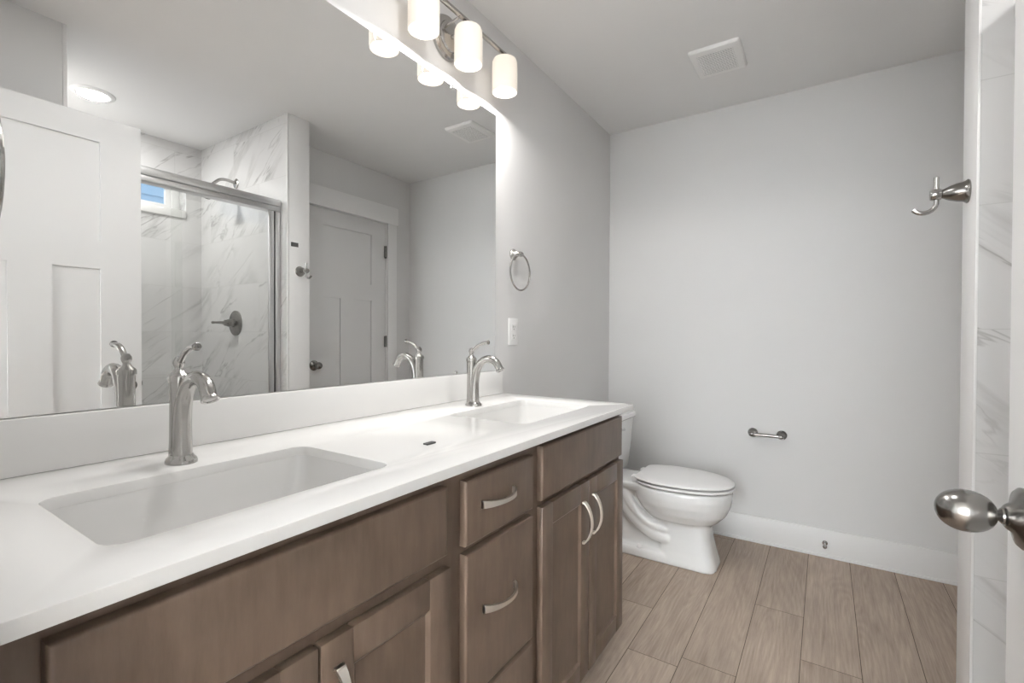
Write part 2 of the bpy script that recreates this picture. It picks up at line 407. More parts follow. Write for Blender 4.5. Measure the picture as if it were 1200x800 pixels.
struct('wall_entry', bm, 'wall', 'grey wall around the entry doorway at the vanity end', 'wall')
bm = bm_new(); box(bm, -0.12, 2.72, -0.02, YB + 0.12, H, H + 0.1)
struct('ceiling', bm, 'ceiling', 'smooth grey white bathroom ceiling', 'ceiling')
# bedroom behind the doorway
bm = bm_new(); box(bm, -1.4, -1.3, -3.6, -0.02, 0, H)
struct('wall_bedroom_left', bm, 'carpet', 'plain wall of the room behind the entry doorway on the vanity side', 'wall')
bm = bm_new(); box(bm, 3.3, 3.4, -3.6, -0.02, 0, H)
struct('wall_bedroom_right', bm, 'carpet', 'plain wall of the room behind the entry doorway on the shower side', 'wall')
bm = bm_new(); box(bm, -1.4, 0.25, -3.7, -3.6, 0, H); box(bm, 2.05, 3.4, -3.7, -3.6, 0, H); box(bm, 0.25, 2.05, -3.7, -3.6, 0, 0.85); box(bm, 0.25, 2.05, -3.7, -3.6, 2.15, H)
struct('wall_bedroom_back', bm, 'carpet', 'far wall of the room behind the entry with an added window opening', 'wall')
bm = bm_new(); box(bm, -1.4, -0.12, -0.02, 0.08, 0, H); box(bm, 1.64, 3.4, -0.12, -0.02, 0, H)
struct('wall_bedroom_front', bm, 'carpet', 'wall of the room behind the entry on both sides of the bathroom', 'wall')
bm = bm_new(); box(bm, -1.4, 3.4, -3.7, -0.02, H, H + 0.1)
struct('ceiling_bedroom', bm, 'ceiling', 'ceiling of the room behind the entry doorway', 'ceiling')
win2 = bm_new()
for a in ((0.25, 0.33, 0.85, 2.15), (1.97, 2.05, 0.85, 2.15), (0.33, 1.97, 0.85, 0.93), (0.33, 1.97, 2.07, 2.15), (1.12, 1.18, 0.93, 2.07)):
    box(win2, a[0], a[1], -3.68, -3.62, a[2], a[3], 0.004)
w2 = struct('window_2_added', win2, 'trim', 'white framed window added to the unseen room behind the entry to let in light', 'window', 30)  # unseen window, put in so sky light reaches the doorway
bm = bm_new(); box(bm, 0.33, 1.97, -3.652, -3.648, 0.93, 2.07); obj('window_pane', bm, 'pane', w2, 0)

# baseboards
def baseboard(name, pts_boxes, label):
    bm = bm_new()
    for (x0, x1, y0, y1, ax) in pts_boxes:
        box(bm, x0, x1, y0, y1, 0, 0.142, 0.003, 2)
        if ax == 'y-': box(bm, x0, x1, y0 - 0.009, y0 + 0.003, 0, 0.013, 0.004, 2)
        if ax == 'x-': box(bm, x0 - 0.009, x0 + 0.003, y0, y1, 0, 0.013, 0.004, 2)
        if ax == 'x+': box(bm, x1 - 0.003, x1 + 0.009, y0, y1, 0, 0.013, 0.004, 2)
    struct(name, bm, 'trim', label, 'baseboard', 30)
baseboard('baseboard_back', [(0.0, XR, YB - 0.014, YB, 'y-')], 'tall white baseboard along the back wall behind the toilet')
baseboard('baseboard_left', [(0.0, 0.014, YC + 0.0, YB - 0.014, 'x+')], 'white baseboard below the grey wall behind the toilet tank')
baseboard('baseboard_right', [(XR - 0.014, XR, 2.80, YB - 0.014, 'x-'), (XR - 0.014, XR, YP2, 1.873, 'x-')], 'white baseboard pieces beside the closed door')

# ------------------------------------------------------------------ door casings and doors
def slab(bm, W, T, Ht, stile, top, bot, lock, z_lock, mull, rec=0.008, lower=None):
    """craftsman slab in local coords: x = thickness 0..T, y = width 0..W, one wide panel above two tall ones"""
    box(bm, rec, T - rec, 0.02, W - 0.02, 0.02, Ht - 0.02)
    def b(y0, y1, z0, z1): box(bm, 0, T, y0, y1, z0, z1)
    b(0, stile, 0, Ht); b(W - stile, W, 0, Ht)
    b(stile, W - stile, Ht - top, Ht); b(stile, W - stile, 0, bot); b(stile, W - stile, z_lock, z_lock + lock)
    b(mull[0], mull[1], bot, z_lock)
def knob_mesh(bm, axis, origin):
    # egg shaped knob on a neck
    prof = [(0.0001, 0.0815)]
    for k in range(1, 15):
        a = PI * k / 15
        prof.append((0.0258 * math.sin(a) ** 0.92, 0.052 + 0.0295 * math.cos(a)))
    prof += [(0.0095, 0.020), (0.0105, 0.012), (0.014, 0.006)]
    lathe(bm, prof[::-1], origin, axis, 32)
def rose_mesh(bm, axis, origin):
    lathe(bm, [(0.036, 0), (0.036, 0.003), (0.032, 0.007), (0.018, 0.011), (0.0145, 0.016), (0.012, 0.018)], origin, axis, 36)
def hinge(name, parent, loc, mat='nickel_dark'):
    bm = bm_new()
    lathe(bm, [(0.006, 0), (0.006, 0.089)], (0, 0, -0.0445), (0, 0, 1), 12)
    lathe(bm, [(0.004, 0), (0.005, 0.004)], (0, 0, 0.0445), (0, 0, 1), 10)
    box(bm, -0.001, 0.002, -0.02, 0.02, -0.0445, 0.0445)
    return obj(name, bm, mat, parent, 35, loc)

# open entry door: face towards the vanity at x = 1.381, free edge at y = 0.869
d1 = thing('door_1', 'open white panelled entry door with a nickel egg knob, seen edge on at the right', 'door', (1.377, 0.105, 0.008), kind='structure')
bm = bm_new(); slab(bm, 0.764, 0.035, 2.032, 0.142, 0.105, 0.24, 0.115, 1.398, (0.348, 0.472))
obj('door_slab', bm, 'door', d1, 30)
for s, ax in ((0, -1), (1, 1)):
    bm = bm_new(); rose_mesh(bm, (ax, 0, 0), (0.035 * s, 0.703, 0.908)); r = obj('knob_rose', bm, 'nickel_dark', d1, 40)
    bm = bm_new(); knob_mesh(bm, (ax, 0, 0), (0.035 * s, 0.703, 0.908)); obj('door_knob', bm, 'nickel_dark', d1, 40)
bm = bm_new(); box(bm, 0.006, 0.029, 0.7635, 0.7652, 0.88, 0.937, 0.0005); box(bm, 0.011, 0.024, 0.764, 0.771, 0.898, 0.918, 0.002); obj('latch_plate', bm, 'nickel_dark', d1, 30)
for z in (0.25, 1.05, 1.83): hinge('hinge', d1, (0.0345, -0.003, z))
# jamb and stop of the entry opening
bm = bm_new()
box(bm, XO1, XO1 + 0.018, -0.03, YE + 0.001, 0, 2.062); box(bm, XO0, XO1, -0.03, YE + 0.001, 2.046, 2.062)
box(bm, XO1 + 0.018, XO1 + 0.107, YE, YE + 0.016, 0, 2.07, 0.002); box(bm, XO0 - 0.0, XO1 + 0.107, YE, YE + 0.016, 2.07, 2.19, 0.002)
struct('trim_5', bm, 'trim', 'white casing and jamb around the entry doorway beside the open door', 'trim', 30)

# closed door in the recess, seen in the mirror
d2 = thing('door_2', 'closed white panelled door with nickel hinges, seen in the mirror', 'door', (XR + 0.003, 1.967, 0.008), kind='structure')
bm = bm_new(); slab(bm, 0.716, 0.035, 2.032, 0.142, 0.115, 0.24, 0.125, 1.400, (0.286, 0.412))
obj('door_slab', bm, 'door', d2, 30)
bm = bm_new(); rose_mesh(bm, (-1, 0, 0), (0, 0.066, 0.914)); obj('knob_rose', bm, 'nickel_dark', d2, 40)
bm = bm_new(); knob_mesh(bm, (-1, 0, 0), (0, 0.066, 0.914)); obj('door_knob', bm, 'nickel_dark', d2, 40)
for z in (0.30, 1.077, 1.806): hinge('hinge', d2, (-0.006, 0.718, z))
bm = bm_new(); tube(bm, [(-0.012, 0.716, 1.757), (-0.02, 0.700, 1.755), (-0.03, 0.69, 1.753)], 0.004, 8); lathe(bm, [(0.009, 0), (0.009, 0.008)], (-0.03, 0.69, 1.753), (-0.6, -0.8, 0), 12)
obj('hinge_pin_stop', bm, 'rubber', d2, 40)
bm = bm_new()
box(bm, XR - 0.016, XR, 1.873, 1.958, 0, 2.05, 0.002); box(bm, XR - 0.016, XR, 2.694, 2.789, 0, 2.05, 0.002)
box(bm, XR - 0.02, XR, 1.862, 2.805, 2.045, 2.185, 0.002)
box(bm, XR, XR + 0.1, 1.955, 1.964, 0, 2.052); box(bm, XR, XR + 0.1, 2.686, 2.697, 0, 2.052); box(bm, XR, XR + 0.1, 1.955, 2.697, 2.043, 2.052)
struct('trim_6', bm, 'trim', 'white craftsman casing with a wide head board around the closed door', 'trim', 30)

# ------------------------------------------------------------------ shower window and the house outside
bm = bm_new(); wx = XS + 0.10
for (y0, y1, z0, z1) in ((WY0, WY0 + 0.05, WZ0, WZ1), (WY1 - 0.05, WY1, WZ0, WZ1), (WY0 + 0.05, WY1 - 0.05, WZ0, WZ0 + 0.03), (WY0 + 0.05, WY1 - 0.05, WZ1 - 0.03, WZ1)):
    box(bm, wx, wx + 0.04, y0, y1, z0, z1, 0.003)
w1 = struct('window_1', bm, 'plastic', 'small high white vinyl window in the shower seen in the mirror', 'window', 30)
bm = bm_new()
for (y0, y1, z0, z1) in ((WY0 + 0.05, WY0 + 0.085, WZ0 + 0.03, WZ1 - 0.03), (WY1 - 0.085, WY1 - 0.05, WZ0 + 0.03, WZ1 - 0.03), (WY0 + 0.08, WY1 - 0.08, WZ0 + 0.03, WZ0 + 0.05), (WY0 + 0.08, WY1 - 0.08, WZ1 - 0.05, WZ1 - 0.03)):
    box(bm, wx + 0.008, wx + 0.032, y0, y1, z0, z1, 0.003)
obj('window_sash', bm, 'plastic', w1, 30)
bm = bm_new(); box(bm, wx + 0.018, wx + 0.022, WY0 + 0.08, WY1 - 0.08, WZ0 + 0.045, WZ1 - 0.045); obj('window_pane', bm, 'pane', w1, 0)
nh = thing('neighbor_house', 'blue sided house outside the small shower window', 'building', (6.0, 1.2, 0))
bm = bm_new()
for k in range(34):
    z = 0.2 + k * 0.18
    t = bmesh.new()
    pts = [(-0.03, z), (0.0, z), (0.0, z + 0.19), (-0.012, z + 0.19)]
    ring_loft(t, [[Vector((p[0], -4.5, p[1])) for p in pts], [Vector((p[0], 4.5, p[1])) for p in pts]])
    bmesh.ops.recalc_face_normals(t, faces=t.faces); merge(bm, t)
obj('siding', bm, 'siding', nh, 0)
bm = bm_new(); box(bm, 0, 3.0, -4.45, 4.45, 0, 6.3); obj('house_wall', bm, 'wall', nh, 0)
bm = bm_new(); box(bm, -0.06, 0.0, -4.55, -4.4, 0, 6.4); box(bm, -0.06, 0.0, 4.4, 4.55, 0, 6.4); box(bm, -0.3, 0.1, -4.6, 4.6, 6.3, 6.45); obj('corner_board', bm, 'trim', nh, 0)

# ------------------------------------------------------------------ vanity cabinet
XF, XC = 0.571, 0.552       # front faces, face frame
van = thing('vanity_cabinet', 'long brown stained maple vanity cabinet under the white countertop', 'cabinet', (0.0, 0.0, 0.0))
Y0V, Y1V = 0.097, 1.663
bm = bm_new()
box(bm, 0.002, XC - 0.019, Y1V - 0.018, Y1V, 0.09, 0.867, 0.001, 1); box(bm, 0.002, 0.475, Y1V - 0.0178, Y1V - 0.0002, 0.0, 0.1)
box(bm, 0.002, XC - 0.019, Y0V, Y0V + 0.018, 0.09, 0.867, 0.001, 1); box(bm, 0.002, 0.475, Y0V + 0.0002, Y0V + 0.0178, 0.0, 0.1)
box(bm, 0.012, XC - 0.02, Y0V + 0.018, Y1V - 0.018, 0.10, 0.115); box(bm, 0.002, 0.012, Y0V + 0.018, Y1V - 0.018, 0.1, 0.68)
obj('carcass', bm, 'maple', van, 30)
bm = bm_new(); box(bm, 0.46, 0.475, Y0V + 0.018, Y1V - 0.018, 0.0, 0.10); obj('toe_kick', bm, 'dark_wood', van, 30)
bm = bm_new()
for (y0, y1) in ((Y0V, 0.150), (0.685, 0.770), (1.010, 1.085), (1.632, Y1V)): box(bm, XC - 0.019, XC, y0, y1, 0.09, 0.867, 0.001, 1)
for (z0, z1) in ((0.826, 0.867), (0.676, 0.716), (0.09, 0.12)): box(bm, XC - 0.0185, XC - 0.0002, Y0V + 0.01, Y1V - 0.01, z0, z1)
box(bm, XC - 0.0185, XC - 0.0002, 0.76, 1.02, 0.352, 0.392)
obj('face_frame', bm, 'maple', van, 30)
bm = bm_new(); box(bm, XC - 0.024, XC - 0.0195, Y0V + 0.02, Y1V - 0.02, 0.1, 0.86); obj('dust_panel', bm, 'dark_wood', van, 0)
def front_slab(name, y0, y1, z0, z1):
    bm = bm_new()
    t = bmesh.new(); x0, x1 = XC + 0.0005, XF; e = 0.007
    rings = [[(x0, y0, z0), (x0, y1, z0), (x0, y1, z1), (x0, y0, z1)], [(x1 - 0.006, y0, z0), (x1 - 0.006, y1, z0), (x1 - 0.006, y1, z1), (x1 - 0.006, y0, z1)]]
    for k in range(1, 5):
        a = PI / 2 * k / 4; d = e * (1 - math.cos(a)); x = x1 - 0.006 + 0.006 * math.sin(a)
        rings.append([(x, y0 + d, z0 + d), (x, y1 - d, z0 + d), (x, y1 - d, z1 - d), (x, y0 + d, z1 - d)])
    ring_loft(t, [[Vector(p) for p in r] for r in rings]); bmesh.ops.recalc_face_normals(t, faces=t.faces); merge(bm, t)
    return obj(name, bm, 'maple', van, 35)
def shaker(name, y0, y1, z0, z1, s=0.058):
    bm = bm_new(); x0, x1 = XC + 0.0005, XF
    box(bm, x0, x1, y0, y0 + s, z0, z1, 0.0025, 2); box(bm, x0, x1, y1 - s, y1, z0, z1, 0.0025, 2)
    box(bm, x0, x1 - 0.0003, y0 + s - 0.001, y1 - s + 0.001, z1 - s, z1, 0.0025, 2); box(bm, x0, x1 - 0.0003, y0 + s - 0.001, y1 - s + 0.001, z0, z0 + s, 0.0025, 2)
    box(bm, x0, x1 - 0.007, y0 + s - 0.01, y1 - s + 0.01, z0 + s - 0.01, z1 - s + 0.01)
    # sloped inner moulding
    t = bmesh.new(); a, c = s - 0.0006, s + 0.006
    r0 = [(x1 - 0.001, y0 + a, z0 + a), (x1 - 0.001, y1 - a, z0 + a), (x1 - 0.001, y1 - a, z1 - a), (x1 - 0.001, y0 + a, z1 - a)]
    r1 = [(x1 - 0.0069, y0 + c, z0 + c), (x1 - 0.0069, y1 - c, z0 + c), (x1 - 0.0069, y1 - c, z1 - c), (x1 - 0.0069, y0 + c, z1 - c)]
    ring_loft(t, [[Vector(p) for p in r0], [Vector(p) for p in r1]], False, False); merge(bm, t)
    return obj(name, bm, 'maple', van, 30)
def pull(parent, y, z, vertical):
    """arched bow pull, flared at both ends"""
    bm = bm_new(); n = 14; Lh = 0.063; rings = []
    for k in range(n + 1):
        s = -1 + 2 * k / n
        x = XF + 0.004 + 0.026 * (1 - s * s) ** 0.8; wd = 0.0052 + 0.0042 * abs(s) ** 2.2; th = 0.0026
        rings.append([(x - th, s * Lh, -wd), (x + th, s * Lh, -wd * 0.86), (x + th, s * Lh, wd * 0.86), (x - th, s * Lh, wd)])
    t = bmesh.new(); ring_loft(t, [[Vector(p) for p in r] for r in rings]); bmesh.ops.recalc_face_normals(t, faces=t.faces); merge(bm, t)
    for s in (-1, 1): box(bm, XF - 0.001, XF + 0.009, s * Lh - 0.006 if s > 0 else s * Lh, s * Lh if s > 0 else s * Lh + 0.006, -0.0075, 0.0075, 0.001, 1)
    for v in bm.verts:
        a, b2 = v.co.y, v.co.z
        if vertical: v.co.y, v.co.z = y - b2, z + a
        else: v.co.y, v.co.z = y + a, z + b2
    o = obj('cabinet_pull', bm, 'pull', parent, 40); return o
front_slab('false_drawer_front', 0.132, 0.701, 0.706, 0.840)
front_slab('false_drawer_front', 1.070, 1.648, 0.705, 0.848)
a = front_slab('drawer_front', 0.757, 1.024, 0.700, 0.835); pull(a, 0.868, 0.775, False)
a = front_slab('drawer_front', 0.757, 1.024, 0.376, 0.684); pull(a, 0.874, 0.550, False)
a = front_slab('drawer_front', 0.757, 1.024, 0.092, 0.366); pull(a, 0.880, 0.235, False)
a = shaker('cabinet_door', 0.132, 0.4185, 0.092, 0.681); pull(a, 0.389, 0.575, True)
a = shaker('cabinet_door', 0.4225, 0.709, 0.092, 0.681); pull(a, 0.451, 0.575, True)
a = shaker('cabinet_door', 1.070, 1.362, 0.090, 0.688); pull(a, 1.318, 0.571, True)
a = shaker('cabinet_door', 1.366, 1.658, 0.090, 0.688); pull(a, 1.364 + 0.026, 0.577, True)

# countertop with two sink cut-outs
SL = (0.349, 0.415, 0.143, 0.216)      # cx, cy, hx, hy
SR = (0.339, 1.350, 0.143, 0.222)
def countertop_mesh():
    bm = bmesh.new(); loops = []
    def loop(pts):
        vs = [bm.verts.new(p) for p in pts]
        for i in range(len(vs)): bm.edges.new((vs[i], vs[(i + 1) % len(vs)]))
    z = 0.868
    loop([Vector(p) for p in ((0.002, YE + 0.001, z), (DC, YE + 0.001, z), (DC, YC, z), (0.002, YC, z))])
    for s in (SL, SR): loop(rrect(s[0], s[1], s[2], s[3], 0.028, z, 6))
    bmesh.ops.triangle_fill(bm, use_beauty=True, use_dissolve=False, edges=bm.edges[:])
    g = bmesh.ops.extrude_face_region(bm, geom=bm.faces[:])
    bmesh.ops.translate(bm, verts=[v for v in g['geom'] if isinstance(v, bmesh.types.BMVert)], vec=(0, 0, ZC - z))
    bmesh.ops.recalc_face_normals(bm, faces=bm.faces)
    ed = [e for e in bm.edges if abs(e.verts[0].co.z - ZC) < 1e-5 and abs(e.verts[1].co.z - ZC) < 1e-5 and len(e.link_faces) == 2 and min(f.normal.z for f in e.link_faces) < 0.5]
    bmesh.ops.bevel(bm, geom=ed, offset=0.0022, segments=2, profile=0.5, affect='EDGES')
    return bm
ct = thing('countertop', 'long white quartz countertop with a low backsplash and two sink cutouts', 'countertop', (0, 0, 0))
obj('countertop_slab', countertop_mesh(), 'quartz', ct, 30)
bm = bm_new(); box(bm, 0.002, 0.021, YE + 0.001, YC, ZC, 0.986, 0.002, 2); obj('backsplash', bm, 'quartz', ct, 30)

def sink(s, label):
    cx, cy, hx, hy = s
    t = thing('undermount_sink', label, 'sink', (cx, cy, 0.868), 'undermount vanity sinks')
    bm = bm_new(); e = 0.0005
    ins = [(hx + 0.022, hy + 0.022, 0.04, -0.014), (hx + 0.022, hy + 0.022, 0.04, -0.0002), (hx + e, hy + e, 0.029, -0.0002), (hx - 0.0005, hy - 0.0005, 0.0285, -0.003), (hx - 0.005, hy - 0.008, 0.034, -0.045), (hx - 0.012, hy - 0.024, 0.04, -0.085), (hx - 0.022, hy - 0.045, 0.046, -0.112), (hx - 0.045, hy - 0.085, 0.05, -0.128), (hx - 0.085, hy - 0.15, 0.04, -0.136), (0.024, 0.024, 0.0239, -0.140)]
    rings = [rrect(0, 0, a, b, r, z, 6) for (a, b, r, z) in ins]
    out = [rrect(0, 0, a, b, r, z, 6) for (a, b, r, z) in ((0.032, 0.032, 0.03, -0.152), (hx - 0.06, hy - 0.1, 0.05, -0.146), (hx - 0.008, hy - 0.03, 0.05, -0.12), (hx + 0.004, hy + 0.002, 0.04, -0.04), (hx + 0.008, hy + 0.008, 0.04, -0.014))]
    vs = ring_loft(bm, rings[::-1] , True, False)
    # outside shell
    vs2 = ring_loft(bm, out, True, False)
    n = len(rings[0])
    for j in range(n):
        k = (j + 1) % n; bm.faces.new((vs2[-1][j], vs2[-1][k], vs[-1][k], vs[-1][j]))
    bmesh.ops.recalc_face_normals(bm, faces=bm.faces)
    obj('basin', bm, 'basin', t, 40)
    bm = bm_new(); lathe(bm, [(0.0005, 0.0), (0.023, 0.0), (0.0225, 0.002), (0.017, 0.0032), (0.015, 0.0015), (0.0145, 0.005), (0.003, 0.0065), (0.0005, 0.0066)], (0, 0, -0.1402), (0, 0, 1), 28)
    obj('drain', bm, 'nickel', t, 40)
    return t
sink(SL, 'white rectangular undermount sink nearest the camera, at the left end of the countertop')
sink(SR, 'white rectangular undermount sink at the far end of the countertop near the toilet')

# ------------------------------------------------------------------ faucets
def faucet(label, loc):
    t = thing('bathroom_faucet', label, 'faucet', loc, 'single lever vanity faucets')
    # base: oval flange
    bm = bm_new(); rings = []
    for (ax, ay, z) in ((0.031, 0.026, 0), (0.031, 0.026, 0.003), (0.029, 0.0245, 0.008), (0.0245, 0.0205, 0.012), (0.0225, 0.0185, 0.016)):
        rings.append([Vector((0.006 + ax * math.cos(2 * PI * k / 32), ay * math.sin(2 * PI * k / 32), z)) for k in range(32)])
    ring_loft(bm, rings); bmesh.ops.recalc_face_normals(bm, faces=bm.faces)
    obj('base_flange', bm, 'nickel', t, 40)
    bm = bm_new(); lathe(bm, [(0.0175, 0.012), (0.0160, 0.05), (0.0155, 0.11), (0.0165, 0.150), (0.0168, 0.153)], (-0.003, 0, 0), (0, 0, 1), 28)
    obj('faucet_body', bm, 'nickel', t, 40)
    # spout: rises against the body, then arcs forward and down
    path = spline([(0.011, 0, 0.010), (0.0105, 0, 0.055), (0.013, 0, 0.095), (0.023, 0, 0.130), (0.045, 0, 0.157), (0.074, 0, 0.166), (0.102, 0, 0.156), (0.119, 0, 0.131)], 6)
    n = len(path); rad = [0.0168 - 0.0036 * min(1, i / (n * 0.55)) for i in range(n)]
    bm = bm_new(); tube(bm, path, rad, 20)
    obj('spout', bm, 'nickel', t, 50)
    d = (path[-1] - path[-2]).normalized()
    bm = bm_new(); lathe(bm, [(0.0134, -0.003), (0.0152, 0.002), (0.0152, 0.004), (0.011, 0.0045), (0.010, 0.003)], path[-1], d, 24)
    obj('aerator', bm, 'nickel', t, 40)
    bm = bm_new(); lathe(bm, [(0.0158, 0.153), (0.0158, 0.1555), (0.0185, 0.1560), (0.0187, 0.164), (0.0175, 0.167), (0.0150, 0.170), (0.0095, 0.175), (0.0068, 0.181), (0.0088, 0.185), (0.0104, 0.190), (0.0100, 0.195), (0.0068, 0.200), (0.0062, 0.202), (0.0005, 0.2035)], (-0.003, 0, 0), (0, 0, 1), 28)
    c = obj('handle_cap', bm, 'nickel', t, 40)
    lp = spline([(0.002, 0, 0.192), (0.014, 0, 0.203), (0.030, 0, 0.214), (0.050, 0, 0.221), (0.070, 0, 0.223)], 5); m = len(lp)
    bm = bm_new(); tube(bm, lp, [0.0056 + 0.0034 * (i / (m - 1)) for i in range(m)], 14, ratio=[(1, 0.85 - 0.3 * i / m) for i in range(m)])
    lv = obj('lever', bm, 'nickel', t, 50)
    bm = bm_new(); lathe(bm, [(0.0076, -0.002), (0.0078, 0.001), (0.0055, 0.003), (0.0005, 0.0035)], lp[-1], (lp[-1] - lp[-2]), 16)
    obj('lever_tip', bm, 'nickel_dark', lv, 40)
    return t
fa = faucet('brushed nickel single lever faucet behind the nearer left sink', (0.138, 0.416, ZC))
dup(fa, (0.136, 1.330, ZC), 'brushed nickel single lever faucet behind the far sink next to the mirror end')

# small dark tag on the countertop
bm = bm_new(); box(bm, 0.424, 0.438, 0.783, 0.812, ZC + 0.0003, ZC + 0.004, 0.001, 1)
tag(obj('plastic_tag', bm, 'dark', None, 30), 'small dark grey tag lying on the white countertop between the sinks', 'tag')

# ------------------------------------------------------------------ mirror
bm = bm_new(); box(bm, 0.001, 0.006, YE + 0.003, 1.653, 0.9875, 2.0635)
mi = tag(obj('wall_mirror', bm, 'mirror', None, 0), 'wide frameless mirror above the white countertop', 'mirror')
def clip(y, z, s):
    bm = bm_new(); box(bm, 0.0062, 0.0085, y - 0.006, y + 0.006, z - 0.008, z + 0.006, 0.001, 1); box(bm, 0.001, 0.0085, y - 0.006, y + 0.006, z - 0.001 if s < 0 else z + 0.004, z + 0.002 if s < 0 else z + 0.0065)
    obj('mirror_clip', bm, 'chrome', mi, 30)
clip(1.368, 2.0600, 1); clip(1.397, 0.9935, -1); clip(0.45, 2.06, 1)
bm = bm_new(); box(bm, 0.0062, 0.0067, 0.728, 0.748, 1.365, 1.376)
tag(obj('sticker', bm, 'dark', None, 0), 'tiny dark sticker on the mirror beside the reflected partition edge', 'sticker')

# ------------------------------------------------------------------ vanity light
vl = thing('vanity_light', 'three light brushed nickel vanity fixture with glowing white glass shades above the mirror', 'wall light', (0.0, 1.352, 2.225))
bm = bm_new(); lathe(bm, [(0.078, 0), (0.078, 0.012), (0.073, 0.02), (0.055, 0.0225), (0.053, 0.03), (0.045, 0.034), (0.0005, 0.034)], (0, -0.012, -0.002), (1, 0, 0), 44)
bp_ = obj('backplate', bm, 'nickel', vl, 30)
bm = bm_new(); lathe(bm, [(0.007, 0), (0.007, 0.006), (0.004, 0.01), (0.0005, 0.011)], (0.034, -0.012, -0.006), (1, 0, 0), 16); obj('finial', bm, 'nickel', vl, 40)
LX = 0.097
for s in (-0.043, 0.02):
    bm = bm_new(); tube(bm, [(0.02, s, 0.018), (LX - 0.004, s, 0.030)], 0.0045, 12); lathe(bm, [(0.008, -0.008), (0.009, 0), (0.008, 0.008)], (LX, s, 0.031), (0, 1, 0), 14)
    obj('arm', bm, 'nickel', vl, 40)
bm = bm_new(); box(bm, LX - 0.008, LX + 0.008, -0.285, 0.285, 0.0255, 0.0365, 0.002, 2); obj('crossbar', bm, 'nickel', vl, 30)
for y in (-0.228, 0.0, 0.232):
    bm = bm_new(); lathe(bm, [(0.012, 0.026), (0.012, 0.02), (0.022, 0.014), (0.022, -0.01), (0.0005, -0.01)], (LX, y, 0), (0, 0, 1), 24); obj('socket_cup', bm, 'nickel', vl, 40)
    bm = bm_new(); t = bmesh.new(); prof = [(0.014, 0.013), (0.036, 0.0125), (0.045, 0.008), (0.0495, -0.002), (0.0505, -0.03), (0.0505, -0.120), (0.0485, -0.1205), (0.0475, -0.12), (0.0475, -0.03), (0.046, -0.002), (0.042, 0.004), (0.036, 0.0095), (0.014, 0.010)]
    seg = 44; rings = [[Vector((LX + r * math.cos(2 * PI * k / seg), y + r * math.sin(2 * PI * k / seg), z)) for k in range(seg)] for r, z in prof]
    ring_loft(t, rings, False, False); bmesh.ops.recalc_face_normals(t, faces=t.faces); merge(bm, t)
    sh = obj('glass_shade', bm, 'shade', vl, 40)
    bm = bm_new(); lathe(bm, [(0.012, 0.0), (0.013, -0.025), (0.024, -0.05), (0.030, -0.072), (0.027, -0.09), (0.016, -0.101), (0.0005, -0.104)], (LX, y, -0.008), (0, 0, 1), 24); obj('bulb', bm, 'bulb', vl, 50).visible_shadow = True
    l = bpy.data.lights.new('vanity_bulb_light', 'POINT'); l.energy = P_SHADE; l.shadow_soft_size = 0.034; l.color = (1, 0.98, 0.955)
    lo = bpy.data.objects.new('vanity_bulb_light', l); C.objects.link(lo); lo.parent = vl; lo.location = (LX, y, -0.083)

# ------------------------------------------------------------------ recessed shower light, added vanity fill light, exhaust fan
def recessed(label, loc, power):
    cl = thing('recessed_light', label, 'ceiling light', loc, 'recessed ceiling lights')
    bm = bm_new(); lathe(bm, [(0.068, -0.004), (0.075, -0.010), (0.092, -0.006), (0.097, -0.001), (0.097, 0.0), (0.068, 0.0)], (0, 0, 0), (0, 0, 1), 48); obj('trim_ring', bm, 'trim', cl, 40)
    bm = bm_new(); lathe(bm, [(0.0005, -0.004), (0.069, -0.004), (0.069, -0.002), (0.0005, -0.002)], (0, 0, 0), (0, 0, 1), 40); obj('lens', bm, 'lens', cl, 40)
    l = bpy.data.lights.new('recessed_lamp', 'AREA'); l.shape = 'DISK'; l.size = 0.13; l.energy = power; l.color = (1, 0.995, 0.985)
    lo = bpy.data.objects.new('recessed_lamp', l); C.objects.link(lo); lo.parent = cl; lo.location = (0, 0, -0.012)
recessed('round recessed light glowing in the ceiling above the shower', (2.17, 0.925, H), P_CAN)
recessed('unseen round light added in the ceiling to brighten the middle of the vanity', (0.62, 0.88, H), P_CAN_FILL)  # added lamp, lifts the counter and the wall from above

fx0, fx1, fy0, fy1 = 0.635, 0.854, 2.285, 2.540
fan = thing('exhaust_fan', 'square white exhaust fan grille on the ceiling above the toilet', 'exhaust fan', ((fx0 + fx1) / 2, (fy0 + fy1) / 2, H))
hx, hy = (fx1 - fx0) / 2, (fy1 - fy0) / 2
bm = bm_new()
t = bmesh.new()
ring_loft(t, [rrect(0, 0, hx, hy, 0.012, 0), rrect(0, 0, hx, hy, 0.012, -0.006), rrect(0, 0, hx - 0.006, hy - 0.006, 0.012, -0.014), rrect(0, 0, hx - 0.028, hy - 0.028, 0.008, -0.020), rrect(0, 0, hx - 0.032, hy - 0.032, 0.008, -0.019), rrect(0, 0, hx - 0.033, hy - 0.033, 0.008, -0.012)], False, False)
bmesh.ops.recalc_face_normals(t, faces=t.faces); merge(bm, t); obj('fan_cover', bm, 'fan', fan, 30)
bm = bm_new(); box(bm, -hx + 0.03, hx - 0.03, -hy + 0.03, hy - 0.03, -0.0168, -0.012); obj('grille_backing', bm, 'slot', fan, 0)
bm = bm_new(); n = 17
for i in range(n):
    y = -hy + 0.036 + (2 * hy - 0.072) * i / (n - 1); box(bm, -hx + 0.032, hx - 0.032, y - 0.0028, y + 0.0028, -0.019, -0.0165)
for i in range(15):
    x = -hx + 0.036 + (2 * hx - 0.072) * i / 14; box(bm, x - 0.0013, x + 0.0013, -hy + 0.032, hy - 0.032, -0.0185, -0.0165)
obj('grille', bm, 'fan', fan, 0)

